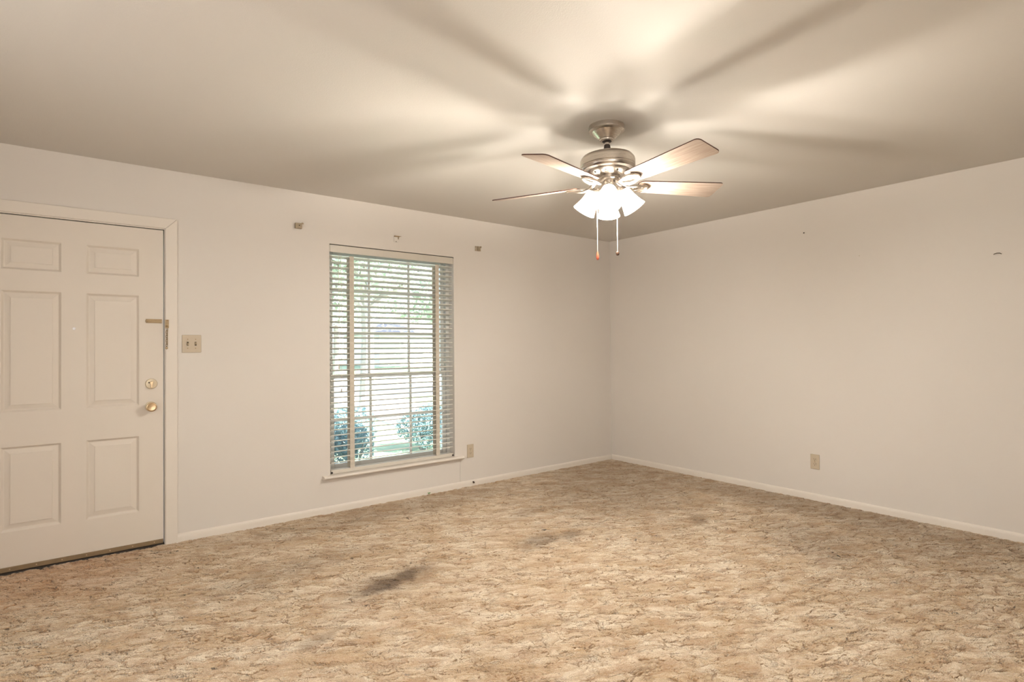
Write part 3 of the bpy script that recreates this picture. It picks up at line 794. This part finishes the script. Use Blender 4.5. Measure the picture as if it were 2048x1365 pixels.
# ------------------------------------------------------------------ ceiling fan
FX, FY = -2.490, -2.2235
VA = math.atan2(CAM.y - FY, CAM.x - FX)            # direction of the side the fan turns to the camera corner
fan = empty('ceiling_fan', (FX, FY, H)); tag(fan, 'five-blade brushed nickel ceiling fan with four lit glass shades', 'ceiling fan')
LAT = Vector((math.cos(VA + PI / 2), math.sin(VA + PI / 2), 0))      # to the right as seen by the camera
AX = Matrix.Rotation(D2R(1.15), 4, Vector((math.cos(VA), math.sin(VA), 0)))   # the fan hangs a little out of plumb
def fan_part(b, name, mat, sway=True, **kw):
    """parts are modelled about the fan axis with z measured from the ceiling (negative down)"""
    o = b.build(name, mat, fan, **kw)
    if sway: o.matrix_local = AX
    return o
fan_part(MB().lathe([(1e-6, 0.0), (0.095, 0.0), (0.0955, -0.004), (0.0945, -0.026), (0.089, -0.030), (0.076, -0.0305), (0.073, -0.034), (0.069, -0.042), (0.045, -0.066), (0.043, -0.069), (0.0385, -0.070), (0.0375, -0.078), (0.030, -0.0805), (1e-6, -0.081)], 48), 'canopy', M['nickel'], sway=False)
dn = fan_part(MB().lathe([(0.0125, -0.075), (0.0125, -0.165)], 20), 'downrod', M['nickel'])
fan_part(MB().lathe([(0.014, -0.070), (0.0275, -0.0785), (0.022, -0.0845), (0.0135, -0.0875)], 24), 'hanger_ball', M['black'])
fan_part(MB().lathe([(0.0135, -0.098), (0.0165, -0.102), (0.0175, -0.112), (0.019, -0.120), (0.022, -0.144)], 20), 'rod_collar', M['black'])
fan_part(MB().lathe([(1e-6, -0.143), (0.030, -0.143), (0.060, -0.146), (0.105, -0.153), (0.130, -0.163), (0.142, -0.177), (0.1455, -0.190), (0.1455, -0.214), (0.143, -0.217), (0.143, -0.222), (0.1455, -0.225), (0.144, -0.234), (0.138, -0.241), (0.122, -0.243), (1e-6, -0.244)], 64), 'motor_housing', M['nickel'])
vb = MB().lathe([(1e-6, -0.240), (0.118, -0.241), (0.116, -0.247), (0.102, -0.258), (0.085, -0.268), (0.066, -0.272), (1e-6, -0.273)], 48)
bowl = fan_part(vb, 'lower_bowl', M['nickel'])
for k in range(10):
    a = 2 * PI * k / 10
    MB().lathe([(0.006, -0.002), (0.006, 0.0015), (0.003, 0.0035), (1e-6, 0.0035)], 10, frame_to((0.097 * math.cos(a), 0.097 * math.sin(a), -0.2605), (0.62 * math.cos(a), 0.62 * math.sin(a), -0.78))).build('vent_screw', M['slot'] if k % 2 else M['nickel'], bowl)
fan_part(MB().lathe([(0.060, -0.270), (0.062, -0.276), (0.062, -0.290), (0.056, -0.294), (1e-6, -0.295)], 40), 'flywheel', M['nickel'])
sh_ = fan_part(MB().lathe([(0.036, -0.292), (0.038, -0.296), (0.038, -0.318), (0.046, -0.324), (0.052, -0.332), (0.052, -0.348), (0.046, -0.358), (0.030, -0.366), (0.014, -0.370), (0.008, -0.380), (1e-6, -0.384)], 40), 'switch_housing', M['nickel'])

BZ = 2.1232 - H                # blade plane under the ceiling
B_R0, B_R1 = 0.165, 0.656
def blade_outline():
    """plan outline of a blade: x outwards, y across"""
    w0, w1 = 0.056, 0.076
    pts = []
    def corner(cx, cy, r, a0, a1, n=6):
        for k in range(n + 1):
            a = a0 + (a1 - a0) * k / n; pts.append((cx + r * math.cos(a), cy + r * math.sin(a)))
    rt, rr = 0.022, 0.028
    corner(B_R1 - rt, w1 - rt, rt, PI / 2, 0); corner(B_R1 - rt, -w1 + rt, rt, 0, -PI / 2)
    corner(B_R0 + rr, -w0 + rr, rr, -PI / 2, -PI); corner(B_R0 + rr, w0 - rr, rr, PI, PI / 2)
    return pts[::-1]
PHI = D2R(-13.4)
def blade_mesh():
    b = MB(); o = blade_outline(); b.prism(o, 0.0, 0.0055)
    return b
blade_src = blade_mesh()
iron_parts = None
for k in range(5):
    az = D2R(-96.32 + 72 * k)
    place = AX @ Matrix.Rotation(az, 4, 'Z')
    roll = Matrix.Translation((0, 0, BZ)) @ Matrix.Rotation(PHI, 4, 'X')
    if k == 0:
        bo = blade_src.build('blade', M['blade'], fan)
        bo.data.materials.append(M['blade_side'])
        for p in bo.data.polygons:
            if p.normal.z > -0.5: p.material_index = 1         # mahogany top and edges, pale maple underside
        tag(bo, 'fan blade with pale wood underside and dark edge')
        iron = MB()
        # two curved arms that close into a loop, and the plate that carries the blade screws
        for s in (1, -1):
            iron.tube([(0.052, 0.006 * s, 0.030), (0.080, 0.010 * s, 0.012), (0.105, 0.018 * s, -0.010), (0.135, 0.029 * s, -0.017), (0.165, 0.034 * s, -0.014), (0.195, 0.031 * s, -0.009), (0.218, 0.020 * s, -0.007), (0.228, 0.0, -0.0065)], [0.0075, 0.0085, 0.0085, 0.008, 0.0075, 0.007, 0.0065, 0.006], 10)
        iron.prism([(0.120, -0.018), (0.16, -0.026), (0.205, -0.022), (0.222, 0.0), (0.205, 0.022), (0.16, 0.026), (0.120, 0.018), (0.105, 0.0)], -0.0055, -0.0005)
        io = iron.build('blade_iron', M['nickel'], bo)
        for (x, y) in ((0.150, 0.012), (0.150, -0.012), (0.198, 0.0)):
            MB().lathe([(0.0055, 0), (0.005, 0.002), (1e-6, 0.0032)], 12, frame_to((x, y, -0.0055), (0, 0, -1))).build('screw', M['nickel'], bo)
        blade0 = bo; kids = list(bo.children)
    else:
        bo = blade0.copy(); COL.objects.link(bo); bo.parent = fan
        for ch in kids:
            c = ch.copy(); COL.objects.link(c); c.parent = bo
    bo.matrix_local = place @ roll

# light kit: four arms, sockets, bell shades with bulbs
SH_T = D2R(32)
shade_prof = [(0.0275, 0.0), (0.034, 0.004), (0.0385, 0.014), (0.0405, 0.030), (0.0430, 0.050), (0.0475, 0.072), (0.0540, 0.093), (0.0615, 0.113), (0.0625, 0.115)]
for k in range(4):
    az = VA + D2R(0.5) + k * PI / 2
    a = Vector((math.cos(az), math.sin(az), 0))
    neck = a * 0.073 + Vector((0, 0, -0.353))
    ax = a * math.sin(SH_T) - Vector((0, 0, 1)) * math.cos(SH_T)
    arm = MB().tube([a * 0.040 + Vector((0, 0, -0.338)), a * 0.056 + Vector((0, 0, -0.333)), neck - ax * 0.022, neck - ax * 0.010], [0.010, 0.010, 0.011, 0.012], 12)
    ao = fan_part(arm, 'lamp_arm', M['nickel'])
    cup = MB().lathe([(0.012, -0.022), (0.022, -0.019), (0.0285, -0.006), (0.0295, 0.006), (0.0280, 0.008)], 24, frame_to(neck, ax)).build('socket_cup', M['nickel'], ao)
    fr = frame_to(neck, ax)
    inner = [(r - 0.0025, z) for r, z in reversed(shade_prof)]
    sh = fan_part(MB().lathe_open(shade_prof + inner, 36, fr), 'lamp_shade', M['shade'], angle=60)
    tag(sh, 'lit frosted white bell-shaped glass shade')
    bulb = MB().lathe([(0.010, 0.004), (0.010, 0.016), (0.014, 0.026), (0.0165, 0.037), (0.015, 0.048), (0.009, 0.056), (1e-6, 0.059)], 20, fr).build('bulb', M['bulb'], sh)
# light of the four bulbs: profile shaped for a wide ceiling glow and blade shadows (0 = down, 180 = up)
ies_v = list(range(0, 181, 5))
ies_c = np.interp(ies_v, [0, 40, 70, 85, 92, 96, 100, 104, 110, 118, 128, 140, 160, 180], [172, 175, 160, 112, 95, 115, 205, 295, 295, 198, 106, 60, 35, 25])
ies = bpy.data.texts.new('shaped_fan_profile')
ies.write('IESNA91\nTILT=NONE\n1 -1 1 %d 1 1 2 0 0 0\n1 1 1\n' % len(ies_v) + ' '.join(map(str, ies_v)) + '\n0\n' + ' '.join('%.1f' % c for c in ies_c) + '\n')
for k in range(4):
    az = VA + D2R(0.5) + k * PI / 2
    a = Vector((math.cos(az), math.sin(az), 0))
    p = a * 0.086 + Vector((0, 0, -0.424))
    ld = bpy.data.lights.new('fan_bulb_light', 'POINT')
    ld.energy = LAMP_P; ld.color = (1.0, 0.955, 0.89); ld.shadow_soft_size = 0.019; ld.use_nodes = True
    ln_ = ld.node_tree; em_ = ln_.nodes['Emission']
    tx = ln_.nodes.new('ShaderNodeTexIES'); tx.mode = 'INTERNAL'; tx.ies = ies
    tx.inputs['Strength'].default_value = 1.0
    ln_.links.new(tx.outputs['Fac'], em_.inputs['Strength'])
    lo = bpy.data.objects.new('fan_bulb_light', ld); COL.objects.link(lo)
    lo.location = Vector((FX, FY, H)) + (AX @ p)
# pull chains
for lx, z1, z0, kind in ((-0.0535, -0.352, 1.7660 - H, 'red'), (0.0520, -0.352, 1.7660 - H, 'ball')):
    p = LAT * lx
    nb = int((z1 - z0) / 0.0046)
    b = MB().tube([p + Vector((0, 0, z1)), p + Vector((0, 0, z0))], 0.0014, 6)
    stub = [p * 0.75 + Vector((0, 0, z1 + 0.004)), p + Vector((0, 0, z1))]
    b.tube(stub, 0.003, 8)
    for i in range(0, nb): 
        b.ball(p + Vector((0, 0, z0 + 0.0046 * i)), 0.0021, 6, 4)
    ch = fan_part(b, 'pull_chain', M['chain'], sway=False)
    if kind == 'red':
        f_ = MB().lathe([(0.0022, 0.004), (0.0042, -0.004), (0.0068, -0.016), (0.0075, -0.027), (0.0062, -0.036), (0.003, -0.0405), (1e-6, -0.041)], 16, Matrix.Translation(p + Vector((0, 0, z0)))).build('fob', M['red_wood'], ch)
        tag(f_, 'red wooden fob')
    else:
        f_ = MB().lathe([(0.0022, 0.006), (0.004, 0.003), (0.0085, -0.003), (0.0098, -0.0095), (0.0085, -0.016), (0.0045, -0.0195), (1e-6, -0.0202)], 16, Matrix.Translation(p + Vector((0, 0, z0)))).build('fob', M['dark_wood'], ch)
        tag(f_, 'dark round wooden fob')

# unseen bowl light added on the ceiling behind the camera for fill
rl = empty('rear_fill_fixture', (-4.5, -5.3, H)); tag(rl, 'unseen round glass bowl added behind the camera as fill light', 'fill light')
MB().lathe([(1e-6, 0), (0.17, 0), (0.17, -0.02), (0.15, -0.025), (1e-6, -0.025)], 40).build('base', M['nickel'], rl)
MB().lathe([(0.15, -0.024), (0.145, -0.05), (0.115, -0.085), (0.06, -0.105), (1e-6, -0.11)], 40).build('glass_bowl', M['rear_fill_glass'], rl)

# ================================================================== outside
GZ = -0.32
tag(MB().box(-40, 70, WT + 0.001, 110, GZ - 0.3, GZ).build('lawn', M['grass']), 'green front lawn seen through the blind', kind='structure')
tag(MB().box(-8, 8, WT + 0.002, 1.55, GZ - 0.1, GZ + 0.03).build('porch_slab', M['porch'], bevel=0.01), 'grey concrete porch strip under the window', kind='structure')
tag(MB().box(-20, 70, 12.0, 27.0, GZ - 0.1, GZ + 0.02).build('street', M['concrete']), 'pale sunlit street beyond the lawn', kind='structure')
tag(MB().prism([(-0.35, 1.55), (0.75, 1.55), (3.4, 12.0), (1.2, 12.0)], GZ, GZ + 0.025).build('front_walk', M['concrete']), 'pale concrete front walk between the bushes', kind='structure')

def leaf_cloud(centres, radii, n, size, squash=1.0):
    """n leaf quads spread through ellipsoids"""
    cs = np.array(centres); rs = np.array(radii); wts = rs ** 3 / (rs ** 3).sum()
    pick = RNG.choice(len(cs), n, p=wts)
    d = RNG.normal(size=(n, 3)); d /= np.linalg.norm(d, axis=1)[:, None]
    rr = RNG.uniform(0.45, 1.0, n) ** 0.5
    c = cs[pick] + d * (rr * rs[pick])[:, None] * np.array([1, 1, squash])
    u = RNG.normal(size=(n, 3)); u /= np.linalg.norm(u, axis=1)[:, None]
    w = np.cross(u, RNG.normal(size=(n, 3))); w /= np.linalg.norm(w, axis=1)[:, None]
    s = size * RNG.uniform(0.6, 1.3, n)[:, None]
    tip, side = u * s, w * s * 0.38
    v = np.stack([c - tip, c + side, c + tip, c - side], 1).reshape(-1, 3)
    f = np.arange(n * 4).reshape(-1, 4)
    b = MB(); b.v = [tuple(p) for p in v.tolist()]; b.f = [tuple(q) for q in f.tolist()]; b.s = [False] * n
    return b
def raw_build(b, name, mat, parent):
    me = bpy.data.meshes.new(name); me.from_pydata(b.v, [], b.f); me.update(); me.materials.append(mat)
    o = bpy.data.objects.new(name, me); COL.objects.link(o); o.parent = parent
    return tag(o, kind='stuff')
def bush(x, y, w, h, label, n=5200):
    root = empty('bush', (x, y, GZ)); tag(root, label, 'bush', 'bushes in front of the window')
    cs = [(RNG.uniform(-w, w) * 0.55, RNG.uniform(-0.25, 0.25), RNG.uniform(0.35, 0.75) * h) for _ in range(9)]
    rs = [RNG.uniform(0.26, 0.40) * h for _ in range(9)]
    raw_build(leaf_cloud(cs, rs, n, 0.030), 'foliage', M['bush_leaf'], root)
    st_ = MB()
    for q in range(5):
        a = 2 * PI * q / 5
        st_.tube([(0.05 * math.cos(a), 0.05 * math.sin(a), 0.0), (0.2 * w * math.cos(a), 0.12 * math.sin(a), 0.3 * h), (0.5 * w * math.cos(a), 0.2 * math.sin(a), 0.6 * h)], [0.014, 0.010, 0.005], 6)
    st_.build('stems', M['bark'], root)
bush(-1.95, 2.6, 0.55, 0.80, 'leafy green bush outside left of the front walk')
bush(-0.50, 3.4, 0.70, 0.74, 'leafy green bush outside right of the front walk')
bush(0.95, 3.0, 0.6, 0.75, 'leafy green bush outside near the right edge of the window')

def tree(x, y, h, r, label, n=5000, leaf=0.20):
    root = empty('tree', (x, y, GZ)); tag(root, label, 'tree', 'trees outside the window')
    MB().tube([(0, 0, -0.05), (0.05, 0.02, h * 0.3), (-0.05, 0.06, h * 0.62), (0.1, 0, h * 0.9)], [0.20, 0.16, 0.11, 0.04], 10).build('trunk', M['bark'], root)
    bt = MB()
    for q in range(7):
        a = 2 * PI * q / 7 + 0.4; z0 = h * (0.42 + 0.05 * (q % 3))
        bt.tube([(0, 0.03, z0), (0.35 * r * math.cos(a), 0.35 * r * math.sin(a), z0 + 0.12 * h), (0.75 * r * math.cos(a), 0.75 * r * math.sin(a), z0 + 0.22 * h)], [0.07, 0.05, 0.02], 6)
    bt.build('branches', M['bark'], root)
    cs, rs = [], []
    for q in range(18):
        a = RNG.uniform(0, 2 * PI); rad = RNG.uniform(0.15, 0.85) * r
        cs.append((rad * math.cos(a), rad * math.sin(a), h * RNG.uniform(0.50, 1.0))); rs.append(r * RNG.uniform(0.26, 0.42))
    raw_build(leaf_cloud(cs, rs, n, leaf, 0.8), 'foliage', M['tree_leaf'], root)
tree(1.2, 9.5, 6.2, 3.2, 'broad green tree outside left of the front walk', 9000, 0.13)
tree(8.6, 10.6, 6.6, 3.2, 'broad green tree outside right of the front walk', 9000, 0.13)
tree(8.0, 30.0, 8.0, 4.2, 'green tree across the street in the middle', 4200, 0.3)
tree(18.5, 33.0, 8.5, 4.6, 'green tree across the street on the right', 4200, 0.3)
tree(-1.0, 31.0, 8.0, 4.4, 'green tree across the street on the left', 4200, 0.3)

# pale house across the street
hs = empty('house', (22.5, 40.0, GZ)); tag(hs, 'pale low house with a grey roof across the street', 'house')
MB().box(-7, 7, 0, 8, 0, 2.8).build('walls', M['brick_out'], hs)
rb = MB(); rb.add([(-7.5, -0.5, 2.8), (7.5, -0.5, 2.8), (7.5, 8.5, 2.8), (-7.5, 8.5, 2.8), (-5, 4, 4.6), (5, 4, 4.6)], [(0, 1, 5, 4), (1, 2, 5), (2, 3, 4, 5), (3, 0, 4), (0, 3, 2, 1)])
rb.build('roof', M['roof'], hs)
for x in (-4.2, 0.5):
    w_ = MB().box(x, x + 1.4, -0.05, 0.02, 0.9, 2.1).build('window', M['vinyl'], hs)
    MB().box(x + 0.08, x + 1.32, -0.07, -0.045, 0.98, 2.02).build('pane', M['roof'], w_)
gd = MB().box(3.2, 6.2, -0.05, 0.02, 0.0, 2.2).build('garage_door', M['vinyl'], hs)
